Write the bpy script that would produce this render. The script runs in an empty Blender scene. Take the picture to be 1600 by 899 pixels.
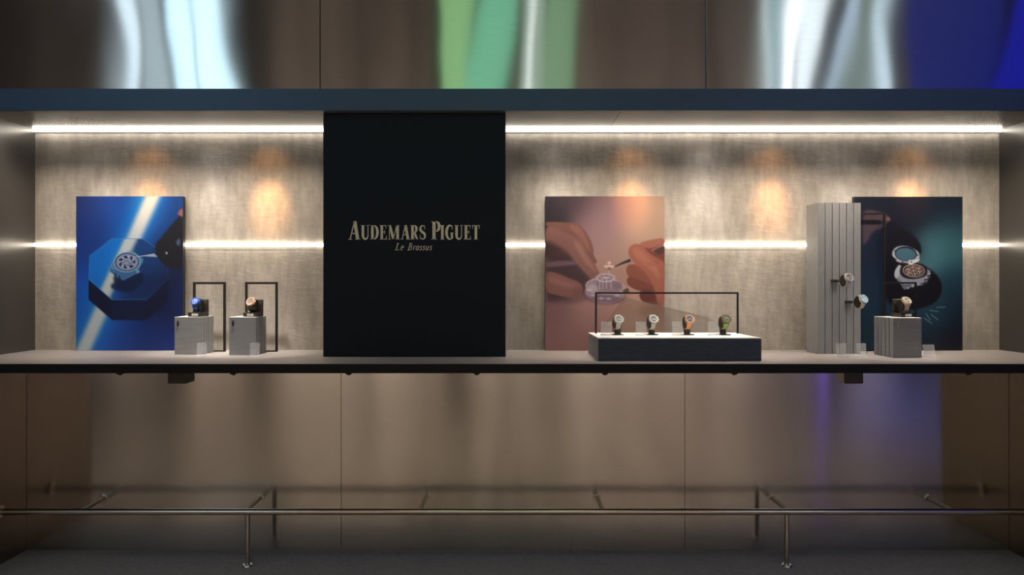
import bpy, bmesh, math, random
import numpy as np
from mathutils import Vector, Matrix
R = math.radians
scene = bpy.context.scene
COL = scene.collection
random.seed(4)

# ------------------------------------------------------------------ camera
F = 1140.0; CX = 785.0; CY = 447.0; CAMZ = 1.5
cam = bpy.data.cameras.new('camera'); camo = bpy.data.objects.new('camera', cam); COL.objects.link(camo)
camo.location = (0, 0, CAMZ); camo.rotation_euler = (R(90), 0, 0)
cam.sensor_width = 36; cam.lens = F/1600*36
cam.shift_x = (800-CX)/1600; cam.shift_y = (CY-449.5)/1600
cam.clip_start = .05
scene.camera = camo
scene.view_settings.view_transform = 'Standard'; scene.view_settings.look = 'None'
scene.view_settings.gamma = 1; scene.view_settings.exposure = 0.0
scene.view_settings.use_curve_mapping = False
w = bpy.data.worlds.new('world'); scene.world = w; w.use_nodes = True
w.node_tree.nodes['Background'].inputs[0].default_value = (.5, .55, .7, 1)
w.node_tree.nodes['Background'].inputs[1].default_value = .02

def P(px, py, Y):
    return Vector(((px-CX)*Y/F, Y, CAMZ-(py-CY)*Y/F))

def spot(name, loc, aim, energy, color, size, blend=.8, radius=.02):
    l = bpy.data.lights.new(name, 'SPOT'); l.energy = energy; l.color = color
    l.spot_size = R(size); l.spot_blend = blend; l.shadow_soft_size = radius
    o = bpy.data.objects.new(name, l); COL.objects.link(o); o.location = loc
    o.rotation_euler = (Vector(aim)-Vector(loc)).to_track_quat('-Z', 'Y').to_euler()
    return o
def area(name, loc, aim, energy, color, sx, sy):
    l = bpy.data.lights.new(name, 'AREA'); l.energy = energy; l.color = color
    l.shape = 'RECTANGLE'; l.size = sx; l.size_y = sy
    o = bpy.data.objects.new(name, l); COL.objects.link(o); o.location = loc
    o.rotation_euler = (Vector(aim)-Vector(loc)).to_track_quat('-Z', 'Y').to_euler()
    return o

LED_TOP, LED_MID = 12.0, 11.0
# wall-washing spots under the niche ceiling: warm ones and cooler ones
WARM, COOL = (1, .47, .15), (1, .92, .84)
for px, e, c in [(236, 11, WARM), (422, 14, WARM), (985, 12, WARM), (1205, 12, WARM), (1422, 12, WARM),
                 (165, 4, COOL), (335, 5, COOL), (860, 5, COOL), (1100, 7, COOL), (1310, 5, COOL)]:
    x = (px-CX)*4.2/F
    spot('wall_spot', (x, 4.05, 2.375), (x, 4.2, 1.95), e*.14, c, 100, 1.0, .03)
    spot('wall_spot', (x, 3.84, 2.375), (x, 4.2, 1.95), e*(2.7 if c is WARM else 2.2), c, 31, 1.0, .03)
# long hidden lamp lines tucked behind the header, washing the niche
for x, L in ((-1.85, 1.6), (1.45, 2.7)):
    a_ = area('header_lamp_line', (x, 3.80, 2.385), (x, 4.2, 1.22), 5.6*L, (1, .85, .69), L, .03); a_.data.spread = R(95)
# product spots from the front of the ceiling
for x, y, z, e, c in [(-1.68, 3.98, 1.34, 34, (1, .93, .84)), (-1.36, 3.95, 1.34, 34, (1, .93, .84)), (.62, 3.8, 1.25, 13, (1, .95, .88)),
                   (.97, 3.8, 1.25, 13, (1, .95, .88)), (1.2, 3.8, 1.25, 9, (1, .95, .88)), (1.8, 3.85, 1.7, 5, (1, .95, .90)), (2.10, 3.82, 1.34, 20, (1, .95, .88)),
                   (-2.3, 3.9, 1.13, 5, (1, .9, .8)), (2.5, 3.9, 1.13, 5, (1, .9, .8)), (.2, 3.9, 1.13, 5, (1, .9, .8))]:
    spot('product_spot', (x+.03, 3.775, 2.385), (x, y, z), e*(3.6 if .5 < x < 1.3 else 2.6), c, 34, 1.0, .015)
# added fill lights brightening the far wall for its reflection, and a cool lamp high above the counter
for x, e, c in ((-8, 60, (.6, .7, 1)), (-4.6, 170, (1, .85, .75)), (-2.2, 260, (1, .88, .76)), (.6, 230, (1, .88, .78)), (2.6, 260, (1, .82, .76)), (5.2, 120, (.75, .75, 1))):
    area('far_wall_fill_light', (x, -1.6, .1), (x, -3.2, 4.2), e*.42, c, 1.2, .2)
area('high_cool_lamp', (-.2, 2.75, 5.6), (-.2, 3.8, 1.4), 16, (.50, .75, 1), 5, .15)
for x, y, e in ((5.9, -2.3, 8000), (4.9, -.9, 4500), (4.1, .6, 1600)):  # added blue lights, unseen, for the blue patch mirrored in the lower wall
    spot('blue_fill_spot', (x+.8, y-.3, 6.2), (x, y, -.1), e, (.10, .16, 1), 17, 1.0, .05)
# downlights of the room, falling on the room floor in front of the counter
for x in (-2.6, -.9, .9, 2.6):
    spot('room_downlight', (x, .6, 5.9), (x, .9, 0), 350, (1, .89, .76), 62, 1.0, .08)

# ------------------------------------------------------------------ materials
def mat(name, color, rough=.5, metal=0.0, spec=.5, emis=None, es=0, trans=0, alpha=1, ior=1.45):
    m = bpy.data.materials.new(name); m.use_nodes = True
    b = m.node_tree.nodes['Principled BSDF']
    b.inputs['Base Color'].default_value = (*color, 1); b.inputs['Roughness'].default_value = rough
    b.inputs['Metallic'].default_value = metal; b.inputs['Specular IOR Level'].default_value = spec
    b.inputs['Transmission Weight'].default_value = trans; b.inputs['Alpha'].default_value = alpha
    b.inputs['IOR'].default_value = ior
    if emis: b.inputs['Emission Color'].default_value = (*emis, 1); b.inputs['Emission Strength'].default_value = es
    return m
def nodes(m): return m.node_tree.nodes, m.node_tree.links, m.node_tree.nodes['Principled BSDF']
def noise(m, scale=(1, 1, 1), ns=5, detail=5, rough=.6):
    n, l, b = nodes(m)
    tc = n.new('ShaderNodeTexCoord'); mp = n.new('ShaderNodeMapping'); mp.inputs['Scale'].default_value = scale
    l.new(tc.outputs['Object'], mp.inputs['Vector'])
    t = n.new('ShaderNodeTexNoise'); t.inputs['Scale'].default_value = ns; t.inputs['Detail'].default_value = detail
    t.inputs['Roughness'].default_value = rough
    l.new(mp.outputs[0], t.inputs['Vector']); return t
def ramp(m, src, stops):
    n, l, b = nodes(m); r = n.new('ShaderNodeValToRGB'); cr = r.color_ramp
    while len(cr.elements) < len(stops): cr.elements.new(.5)
    for e, (p, c) in zip(cr.elements, stops): e.position = p; e.color = (*c, 1)
    l.new(src, r.inputs[0]); return r
def bump(m, src, strength, dist=.01, prev=None):
    n, l, b = nodes(m); u = n.new('ShaderNodeBump'); u.inputs['Strength'].default_value = strength
    u.inputs['Distance'].default_value = dist; l.new(src, u.inputs['Height'])
    if prev: l.new(prev.outputs[0], u.inputs['Normal'])
    l.new(u.outputs[0], b.inputs['Normal']); return u
def mixc(m, a, bsock, fac):
    n, l, b = nodes(m); x = n.new('ShaderNodeMix'); x.data_type = 'RGBA'; x.blend_type = 'MULTIPLY'
    x.inputs[0].default_value = fac; l.new(a, x.inputs[6]); l.new(bsock, x.inputs[7]); return x.outputs[2]

# concrete-look laminate of the niche's back wall
M_conc = mat('concrete_laminate', (.42, .39, .36), .7)
n_, l_, b_ = nodes(M_conc)
t1 = noise(M_conc, (1, 1, .5), 4.0, 7, .66); r1 = ramp(M_conc, t1.outputs[0], [(.33, (.29, .265, .235)), (.62, (.46, .42, .375))])
t2 = noise(M_conc, (1, 1, .22), 26, 4, .7); r2 = ramp(M_conc, t2.outputs[0], [(.3, (.72, .72, .72)), (.62, (1, 1, 1))])
t2b = noise(M_conc, (.12, 1, 1), 60, 3, .7); r2b = ramp(M_conc, t2b.outputs[0], [(.35, (.9, .9, .9)), (.6, (1, 1, 1))])
c_ = mixc(M_conc, r1.outputs[0], r2.outputs[0], .8); c_ = mixc(M_conc, c_, r2b.outputs[0], .55)
l_.new(c_, b_.inputs['Base Color'])
t3 = noise(M_conc, (.5, 1, 1.2), 42, 5, .6); bump(M_conc, t3.outputs[0], .4, .006)

M_podium = mat('grey_brushed_laminate', (.27, .27, .275), .6)
t = noise(M_podium, (.12, 1, 1.6), 120, 4, .7); r = ramp(M_podium, t.outputs[0], [(.3, (.20, .20, .205)), (.7, (.28, .28, .29))])
n_, l_, b_ = nodes(M_podium); l_.new(r.outputs[0], b_.inputs['Base Color']); bump(M_podium, t.outputs[0], .25, .001)
M_colm = mat('grey_brushed_laminate_upright', (.27, .27, .275), .6)
t = noise(M_colm, (1.6, 1, .12), 120, 4, .7); r = ramp(M_colm, t.outputs[0], [(.3, (.21, .21, .215)), (.7, (.28, .28, .285))])
n_, l_, b_ = nodes(M_colm); l_.new(r.outputs[0], b_.inputs['Base Color']); bump(M_colm, t.outputs[0], .25, .001)
M_podtop = mat('podium_top_lit_tone', (.62, .61, .60), .5)  # grey podium tops with the spotlights' brightness put into the colour
M_groove = mat('dark_groove', (.05, .05, .05), .8)

M_shelf = mat('taupe_laminate', (.22, .20, .195), .38)
t = noise(M_shelf, (.2, 1, 1), 40, 4, .7); r = ramp(M_shelf, t.outputs[0], [(.3, (.24, .215, .205)), (.7, (.33, .30, .29))])
n_, l_, b_ = nodes(M_shelf); l_.new(r.outputs[0], b_.inputs['Base Color'])
M_fascia = mat('black_fascia', (.005, .006, .008), .5, 0, .25)
M_ceil = mat('satin_brown_ceiling', (.17, .155, .14), .2, 0, .6)
M_side = mat('dark_satin_metal', (.12, .115, .11), .30, .6)
t = noise(M_side, (1, .1, 1), 80, 3, .6); bump(M_side, t.outputs[0], .08, .001)
M_header = mat('blue_black_header', (.05, .085, .14), .42, .5, .5)
M_sign = mat('blue_black_panel', (.004, .009, .017), .5, 0, .22)
M_gold = mat('pale_gold_lettering', (.86, .78, .56), .45, 0)
M_floor = mat('dark_grey_plinth_floor', (.13, .135, .145), .55)
t = noise(M_floor, (1, 1, 1), 35, 5, .7); r = ramp(M_floor, t.outputs[0], [(.3, (.23, .235, .26)), (.7, (.36, .365, .40))])
n_, l_, b_ = nodes(M_floor); l_.new(r.outputs[0], b_.inputs['Base Color'])
M_roomfloor = mat('warm_brown_room_floor', (.36, .29, .22), .24)
t = noise(M_roomfloor, (3.2, .15, 1), 1.3, 4, .6); r = ramp(M_roomfloor, t.outputs[0], [(.3, (.17, .13, .095)), (.6, (.40, .33, .26))])
n_, l_, b_ = nodes(M_roomfloor); l_.new(r.outputs[0], b_.inputs['Base Color'])
M_dark = mat('dark_room_wall', (.14, .12, .105), .8)
t = noise(M_dark, (1, 1, .02), .9, 3, .6); r = ramp(M_dark, t.outputs[0], [(.35, (.045, .042, .040)), (.6, (.36, .32, .28))])
n_, l_, b_ = nodes(M_dark); l_.new(r.outputs[0], b_.inputs['Base Color'])
M_black = mat('black_metal', (.015, .013, .012), .4, .3)
M_steel = mat('brushed_steel_rail', (.55, .48, .42), .25, 1)
M_steeld = mat('dull_steel_arm', (.26, .21, .17), .35, 1)

def brushed(name, color, rough, aniso, wave):
    m = mat(name, color, rough, 1)
    n, l, b = nodes(m)
    b.inputs['Anisotropic'].default_value = aniso
    tg = n.new('ShaderNodeTangent'); tg.direction_type = 'RADIAL'; tg.axis = 'Z'
    l.new(tg.outputs[0], b.inputs['Tangent'])
    b.inputs['Anisotropic Rotation'].default_value = 0.25
    t = noise(m, (1.0, 1, .55), 1.2, 1.5, .4); u = bump(m, t.outputs[0], 1, wave)
    t2 = noise(m, (.02, 1, 1), 500, 2, .6)
    r = ramp(m, t2.outputs[0], [(.3, tuple(c*.9 for c in color)), (.7, color)])
    l.new(r.outputs[0], b.inputs['Base Color'])
    return m
M_brush_up = brushed('brushed_bronze_steel_upper', (.50, .48, .47), .12, .97, .018)
M_brush_lo = brushed('brushed_bronze_steel_lower', (.56, .53, .495), .14, .95, .012)

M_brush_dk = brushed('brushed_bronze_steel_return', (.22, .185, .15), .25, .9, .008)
# ------------------------------------------------------------------ mesh helpers
def obj(name, bm, m, parent=None, smooth=False):
    me = bpy.data.meshes.new(name); bmesh.ops.recalc_face_normals(bm, faces=bm.faces); bm.to_mesh(me); bm.free()
    ms = m if isinstance(m, (list, tuple)) else [m]
    for q in ms: me.materials.append(q)
    if smooth:
        for p in me.polygons: p.use_smooth = True
        try: me.set_sharp_from_angle(angle=R(38))
        except Exception: pass
    o = bpy.data.objects.new(name, me); COL.objects.link(o)
    if parent: o.parent = parent
    return o
def box(bm, x0, x1, y0, y1, z0, z1, bevel=0, mi=0):
    r = bmesh.ops.create_cube(bm, size=1)
    vs = r['verts']
    for v in vs:
        v.co = Vector((x0+(v.co.x+.5)*(x1-x0), y0+(v.co.y+.5)*(y1-y0), z0+(v.co.z+.5)*(z1-z0)))
    fs = set(f for v in vs for f in v.link_faces)
    for f in fs: f.material_index = mi
    if bevel:
        es = set(e for v in vs for e in v.link_edges)
        bmesh.ops.bevel(bm, geom=list(es), offset=bevel, segments=2, affect='EDGES', profile=.6)
    return vs
def cyl(bm, a, b, r, seg=16, r2=None, mi=0):
    a = Vector(a); b = Vector(b); d = b-a
    rr = bmesh.ops.create_cone(bm, cap_ends=True, segments=seg, radius1=r, radius2=r if r2 is None else r2, depth=d.length,
        matrix=Matrix.Translation((a+b)/2) @ d.to_track_quat('Z', 'Y').to_matrix().to_4x4())
    for v in rr['verts']:
        for f in v.link_faces: f.material_index = mi
    return rr['verts']
def prism(bm, pts, n0, n1, axis='y', mi=0):
    """closed outline pts (u,v) extruded along axis from n0 to n1"""
    def co(u, v, n):
        return {'y': (u, n, v), 'x': (n, u, v), 'z': (u, v, n)}[axis]
    a = [bm.verts.new(co(u, v, n0)) for u, v in pts]; b = [bm.verts.new(co(u, v, n1)) for u, v in pts]
    k = len(pts); fs = [bm.faces.new(a), bm.faces.new(b[::-1])]
    for i in range(k): fs.append(bm.faces.new((a[i], b[i], b[(i+1) % k], a[(i+1) % k])))
    for f in fs: f.material_index = mi
def tag(o, label, cat, group=None):
    o['label'] = label; o['category'] = cat
    if group: o['group'] = group
    return o
def thing(name, label, cat, loc=(0, 0, 0), rz=0, group=None):
    o = bpy.data.objects.new(name, None); COL.objects.link(o); o.empty_display_size = .05
    o.location = loc; o.rotation_euler = (0, 0, rz); return tag(o, label, cat, group)
def struct(name, bm, m, smooth=False):
    o = obj(name, bm, m, None, smooth); o['kind'] = 'structure'; return o
def dup(root, loc, rz, label, group=None):
    r = root.copy(); COL.objects.link(r); r.location = loc; r.rotation_euler = (0, 0, rz); r['label'] = label
    if group: r['group'] = group
    for ch in list(root.children):
        c = ch.copy(); COL.objects.link(c); c.parent = r
        for g in list(ch.children):
            d = g.copy(); COL.objects.link(d); d.parent = c
    return r

# ------------------------------------------------------------------ setting
XL, XR = -2.69, 2.86
ZS = 1.1316; ZC = 2.399; YB = 4.2; YH = 3.75; YS = 3.44; YW = 4.14
bm = bmesh.new(); box(bm, XL, XR, YB, YB+.06, ZS-.01, ZC+.01); struct('wall_back', bm, M_conc)
bm = bmesh.new(); box(bm, XL-.05, XL, YH+.01, YB+.06, ZS, ZC); struct('wall_left', bm, M_side)
bm = bmesh.new(); box(bm, XR, XR+.05, YH+.01, YB+.06, ZS, ZC); struct('wall_right', bm, M_side)
bm = bmesh.new()
box(bm, XL-.05, .609, YH+.002, YB+.06, ZC, ZC+.03); box(bm, .611, XR+.05, YH+.002, YB+.06, ZC, ZC+.03)
struct('ceiling', bm, M_ceil)
bm = bmesh.new(); box(bm, -3.6, 3.9, YH-.018, YH, ZC-.001, 2.51, .002); struct('trim_1', bm, M_header)     # header board
bm = bmesh.new(); box(bm, -3.6, 3.9, YH, YH+.08, ZC+.031, 2.508); struct('trim_2', bm, M_header)
# wall above the header: three brushed sheets with hairline joints
YU = 3.80
for k, (a, b) in enumerate([(-3.6, (500-CX)*YU/F), ((500-CX)*YU/F, (1103-CX)*YU/F), ((1103-CX)*YU/F, 3.9)]):
    bm = bmesh.new(); box(bm, a+.002, b-.002, YU, YU+.03, 2.509, 3.6, .001); struct(f'wall_upper_{["left","middle","right"][k]}', bm, M_brush_up)
bm = bmesh.new(); box(bm, -3.6, 3.9, YU+.031, YU+.05, 2.509, 3.6); struct('wall_upper_backing', bm, mat('pale_joint', (.5, .5, .5), .5))
# wall below the shelf
XL2, XR2 = -2.70, 2.875
for k, (a, b) in enumerate([(XL2, (533-CX)*YW/F), ((533-CX)*YW/F, (1070-CX)*YW/F), ((1070-CX)*YW/F, XR2)]):
    bm = bmesh.new(); box(bm, a+.0012, b-.0012, YW, YW+.03, 0, ZS-.05, .0006); struct(f'wall_lower_{["left","middle","right"][k]}', bm, M_brush_lo)
bm = bmesh.new(); box(bm, XL2, XR2, YW+.031, YW+.05, 0, ZS-.05); struct('wall_lower_backing', bm, M_black)
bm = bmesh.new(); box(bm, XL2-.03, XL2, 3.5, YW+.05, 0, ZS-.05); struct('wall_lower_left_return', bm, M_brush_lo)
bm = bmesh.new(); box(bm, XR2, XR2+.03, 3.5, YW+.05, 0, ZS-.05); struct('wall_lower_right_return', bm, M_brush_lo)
bm = bmesh.new(); box(bm, -3.6, 3.9, 3.66, YW+.05, -.06, 0); struct('floor', bm, M_floor)
bm = bmesh.new(); box(bm, -11, 11, -3.2, 3.66, -.16, -.1); struct('floor_room', bm, M_roomfloor)
bm = bmesh.new(); box(bm, -11, 11, -3.26, -3.2, -.16, 6.8); struct('wall_room', bm, M_dark)
bm = bmesh.new(); box(bm, -11, 11, -3.26, 4.3, 6.8, 6.86); struct('ceiling_room', bm, M_dark)
bm = bmesh.new(); box(bm, -11.06, -11, -3.26, 4.3, -.16, 6.86); struct('wall_room_left', bm, M_dark)
bm = bmesh.new(); box(bm, 11, 11.06, -3.26, 4.3, -.16, 6.86); struct('wall_room_right', bm, M_dark)
bm = bmesh.new(); box(bm, -11, -3.6, YH, YH+.06, -.16, 6.8); box(bm, 3.9, 11, YH, YH+.06, -.16, 6.8); box(bm, -3.6, 3.9, YU, YU+.06, 3.6, 6.8)
struct('wall_front', bm, M_dark)

# the long display shelf
t = thing('display_shelf', 'long taupe display shelf with black front edge under the whole niche', 'shelf', (0, 3.8, ZS))
bm = bmesh.new(); box(bm, -3.4, 3.7, YS+.006-3.8, YB-3.8, -.006, 0); obj('shelf_top', bm, M_shelf, t)
bm = bmesh.new(); box(bm, -3.4, 3.7, YS-3.8, YB-3.8, -.044, -.0061, .001); box(bm, -3.4, 3.7, YS-3.8, YS+.0059-3.8, -.0062, -.0005)
obj('front_edge', bm, M_fascia, t)

# lit strips
M_led = mat('warm_white_led', (1, 1, 1), .5, emis=(1, .93, .80), es=LED_TOP)
M_led2 = mat('warm_white_led_mid', (1, 1, 1), .5, emis=(1, .90, .74), es=LED_MID)
M_alu = mat('strip_profile', (.5, .48, .45), .4, .8)
def led(name, x0, x1, y0, y1, z0, z1, m, label):
    t = thing(name, label, 'light strip', ((x0+x1)/2, y1, (z0+z1)/2))
    h = (x1-x0)/2; hz = (z1-z0)/2
    bm = bmesh.new(); box(bm, -h, h, y0-y1, -.002, -hz, hz, .001); obj('diffuser', bm, m, t)
    bm = bmesh.new(); box(bm, -h, h, -.002, 0, -hz-.002, hz+.002); obj('profile', bm, M_alu, t)
SX0, SX1 = (505-CX)*3.785/F, (790-CX)*3.785/F
zt = ZC-.008-.015
led('light_strip', XL+.002, SX0-.003, 4.172, 4.192, ZC-.014, ZC-.002, M_led, 'bright white light strip under the niche ceiling, left of the black sign')
led('light_strip', SX1+.003, XR-.002, 4.172, 4.192, ZC-.014, ZC-.002, M_led, 'bright white light strip under the niche ceiling, right of the black sign')
zm = P(0, 383, YB).z
led('light_strip', XL+.002, SX0-.003, 4.186, 4.199, zm-.010, zm+.010, M_led2, 'thin light strip halfway up the wall, running behind the blue poster')
led('light_strip', SX1+.003, XR-.002, 4.186, 4.199, zm-.010, zm+.010, M_led2, 'thin light strip halfway up the wall, running behind two posters and the column')

# ------------------------------------------------------------------ lettering
def ribbon(bm, pts, ws, y, d):
    """stroke of varying width in the xz plane, thickness d towards the viewer"""
    L = []; Rr = []
    for i, p in enumerate(pts):
        a = pts[max(i-1, 0)]; b = pts[min(i+1, len(pts)-1)]
        dx, dz = b[0]-a[0], b[1]-a[1]; n = math.hypot(dx, dz) or 1
        wv = ws[i] if isinstance(ws, (list, tuple)) else ws
        L.append((p[0]-dz/n*wv/2, p[1]+dx/n*wv/2)); Rr.append((p[0]+dz/n*wv/2, p[1]-dx/n*wv/2))
    for i in range(len(pts)-1):
        prism(bm, [L[i], L[i+1], Rr[i+1], Rr[i]], y-d, y, 'y')
def arc(cx, cz, rx, rz, a0, a1, n=14):
    return [(cx+rx*math.cos(R(a0+(a1-a0)*i/n)), cz+rz*math.sin(R(a0+(a1-a0)*i/n))) for i in range(n+1)]
def aw(n, w0, w1):  # widths thin at the ends, thick in the middle
    return [w0+(w1-w0)*math.sin(math.pi*i/n) for i in range(n+1)]
# capitals: unit height 1, thick TK, thin TN; return advance width
TK, TN = .19, .055
def glyph(ch):
    s = []; q = []   # strokes (pts, widths), boxes (x0,x1,z0,z1)
    serif = lambda x, z, h=.14: q.append((x-h, x+h, z, z+.035) if z < .5 else (x-h, x+h, z-.035, z))
    if ch == 'A':
        s += [([(.10, 0), (.36, 1.0)], TN), ([(.37, 1.0), (.56, 0)], TK), ([(.17, .33), (.48, .33)], TN)]
        serif(.10, 0, .10); serif(.56, 0, .15); wd = .70
    elif ch == 'B': wd = .6
    elif ch == 'U':
        s += [([(.16, 1), (.16, .3)], TK), (arc(.35, .3, .19, .27, 180, 360), [TK-(TK-TN)*i/14 for i in range(15)]), ([(.54, .3), (.54, 1)], TN)]
        serif(.16, 1, .16); serif(.54, 1, .11); wd = .68
    elif ch == 'D':
        s += [([(.16, 0), (.16, 1)], TK), ([(.16, .972), (.30, .972)], TN), ([(.16, .028), (.30, .028)], TN), (arc(.28, .5, .26, .47, 90, -90), aw(14, TN, TK))]
        q += [(.0, .2, 0, .035), (.0, .2, .965, 1)]; wd = .67
    elif ch == 'E':
        s += [([(.16, 0), (.16, 1)], TK), ([(.16, .972), (.48, .972)], TN), ([(.16, .028), (.50, .028)], TN), ([(.16, .52), (.38, .52)], TN),
              ([(.47, 1), (.47, .76)], [.07, .02]), ([(.50, 0), (.50, .26)], [.08, .02]), ([(.38, .64), (.38, .40)], .04)]
        q += [(.0, .2, 0, .035), (.0, .2, .965, 1)]; wd = .58
    elif ch == 'M':
        s += [([(.12, 0), (.12, 1)], TN), ([(.14, 1), (.42, .04)], TK*.95), ([(.42, .04), (.68, 1)], TN), ([(.74, 1), (.74, 0)], TK)]
        serif(.12, 0, .10); serif(.74, 0, .15); q += [(.0, .2, .965, 1), (.64, .88, .965, 1)]; wd = .93
    elif ch == 'R':
        s += [([(.16, 0), (.16, 1)], TK), ([(.16, .972), (.30, .972)], TN), ([(.16, .50), (.30, .50)], TN), (arc(.29, .736, .17, .236, 90, -90), aw(14, TN, TK*.9)),
              ([(.30, .50), (.46, .12), (.56, .02)], [TK*.8, TK*.85, .05])]
        q += [(.0, .31, 0, .035), (.0, .2, .965, 1)]; wd = .62
    elif ch == 'S':
        pts = arc(.27, .75, .17, .22, 40, 180, 8)+arc(.27, .74, .17, .2, 180, 235, 3)+[(.27, .5)]+arc(.27, .25, .18, .22, 50, -140, 10)
        n = len(pts); wsx = [TN+(TK-TN)*max(0, math.sin(math.pi*(i/(n-1))))**2 for i in range(n)]
        s += [(pts, wsx), ([(.41, .98), (.42, .72)], [.02, .05]), ([(.10, .02), (.08, .32)], [.02, .05])]; wd = .55
    elif ch == 'P':
        s += [([(.16, 0), (.16, 1)], TK), ([(.16, .972), (.30, .972)], TN), ([(.16, .46), (.30, .46)], TN), (arc(.29, .716, .18, .256, 90, -90), aw(14, TN, TK*.9))]
        q += [(.0, .32, 0, .035), (.0, .2, .965, 1)]; wd = .50
    elif ch == 'I':
        s += [([(.16, 0), (.16, 1)], TK)]; serif(.16, 0, .15); serif(.16, 1, .15); wd = .34
    elif ch == 'G':
        s += [(arc(.36, .5, .26, .48, 50, 300, 18), [TN+(TK-TN)*max(0, math.sin(math.pi*i/18)) for i in range(19)]),
              ([(.51, .46), (.51, .06)], TK*.85), ([(.53, .98), (.54, .70)], [.02, .05])]
        q += [(.38, .63, .44, .475)]; wd = .67
    elif ch == 'T':
        s += [([(.30, 0), (.30, 1)], TK), ([(.04, .972), (.56, .972)], TN), ([(.05, 1), (.05, .74)], [.08, .02]), ([(.55, 1), (.55, .74)], [.08, .02])]
        serif(.30, 0, .15); wd = .60
    return s, q, wd
def word(items, x0, z0, x1, y, d, m, parent, name):
    """items: (char, height scale); squeezed to span x0..x1"""
    tot = sum((glyph(c)[2]+.035)*h if c != ' ' else .26 for c, h in items)
    sx = (x1-x0)/tot; x = x0
    for c, h in items:
        if c == ' ': x += .26*sx; continue
        s, q, wd = glyph(c); bm = bmesh.new(); H = HH*h
        f = lambda p: (x+p[0]*sx*h, z0+p[1]*H)
        # build in unit space then map
        for pts, ws in s:
            pts2 = [(p[0]*h, p[1]*H/sx) for p in pts]
            ws2 = [q_*h for q_ in ws] if isinstance(ws, (list, tuple)) else ws*h
            ribbon(bm, pts2, ws2, y, d)
        for (a, b, c0, c1) in q:
            prism(bm, [(a*h, c0*H/sx), (b*h, c0*H/sx), (b*h, c1*H/sx), (a*h, c1*H/sx)], y-d, y, 'y')
        for v in bm.verts: v.co.x = x+v.co.x*sx; v.co.z = z0+v.co.z*sx
        obj(name, bm, m, parent); x += (wd+.035)*sx*h

sign = thing('brand_sign_panel', 'tall blue-black panel with AUDEMARS PIGUET in pale gold letters', 'sign', ((SX0+SX1)/2, 3.785, ZS))
sw = (SX1-SX0)/2
bm = bmesh.new(); box(bm, -sw, sw, 0, YB-3.786, 0.0005, ZC-ZS-.0005, .0015); obj('panel', bm, M_sign, sign)
k = 3.785/F; scx = (SX0+SX1)/2
HH = 22.5*k
word([('A', 1.27)]+[(c, 1) for c in 'UDEMARS'], (544.5-CX)*k-scx, P(0, 374.5, 3.785).z-ZS, (667-CX)*k-scx, -.0001, .003, M_gold, sign, 'letter')
word([('P', 1.27)]+[(c, 1) for c in 'IGUET'], (674-CX)*k-scx, P(0, 374.5, 3.785).z-ZS, (750.5-CX)*k-scx, -.0001, .003, M_gold, sign, 'letter')
# 'Le Brassus' in slanted small letters
def ital(items, x0, x1, z0, H):
    G = {'L': ([[(.18, 1), (.18, 0)], [(.0, .99), (.36, .99)], [(.0, .01), (.55, .01), (.60, .2)]], .68, [.11, .05, .055]),
         'e': ([[(.08, .32), (.38, .38)]+arc(.23, .32, .17, .31, 15, 310, 12)], .48, [.08]),
         'B': ([[(.18, 1), (.18, 0)], [(.02, .99), (.3, .99)]+arc(.3, .77, .18, .22, 90, -90, 8)+[(.18, .53)], [(.3, .54)]+arc(.32, .27, .22, .26, 90, -90, 8)+[(.02, .01)]], .66, [.11, .08, .08]),
         'r': ([[(.12, .62), (.12, 0)], [(.12, .42), (.22, .6), (.34, .6)]], .36, [.09, .08]),
         'a': ([arc(.22, .31, .15, .30, 60, 330, 10)+[(.36, .2)], [(.38, .62), (.36, .05), (.46, .06)]], .5, [.08, .09]),
         's': ([arc(.18, .46, .11, .14, 30, 200, 6)+arc(.16, .16, .12, .16, 50, -150, 8)], .36, [.08]),
         'u': ([[(.1, .62), (.1, .2)]+arc(.22, .2, .12, .2, 180, 330, 6), [(.38, .62), (.37, .05), (.46, .06)]], .52, [.08, .09]), ' ': ([], .42, [])}
    tot = sum(G[c][1]+.06 for c in items); sx = (x1-x0)/tot; x = x0
    for c in items:
        g, wd, ws = G[c]
        if g:
            bm = bmesh.new()
            for pts, wv in zip(g, ws): ribbon(bm, [(p[0], p[1]*H/sx) for p in pts], wv*1.05, -.0001, .002)
            for v in bm.verts: v.co.z = v.co.z*sx; v.co.x = x+v.co.x*sx+v.co.z*.28; v.co.z += z0
            obj('letter', bm, M_gold, sign)
        x += (wd+.06)*sx
ital('Le Brassus', (617-CX)*k-scx, (675-CX)*k-scx, P(0, 391, 3.785).z-ZS, 10.5*k)

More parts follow.
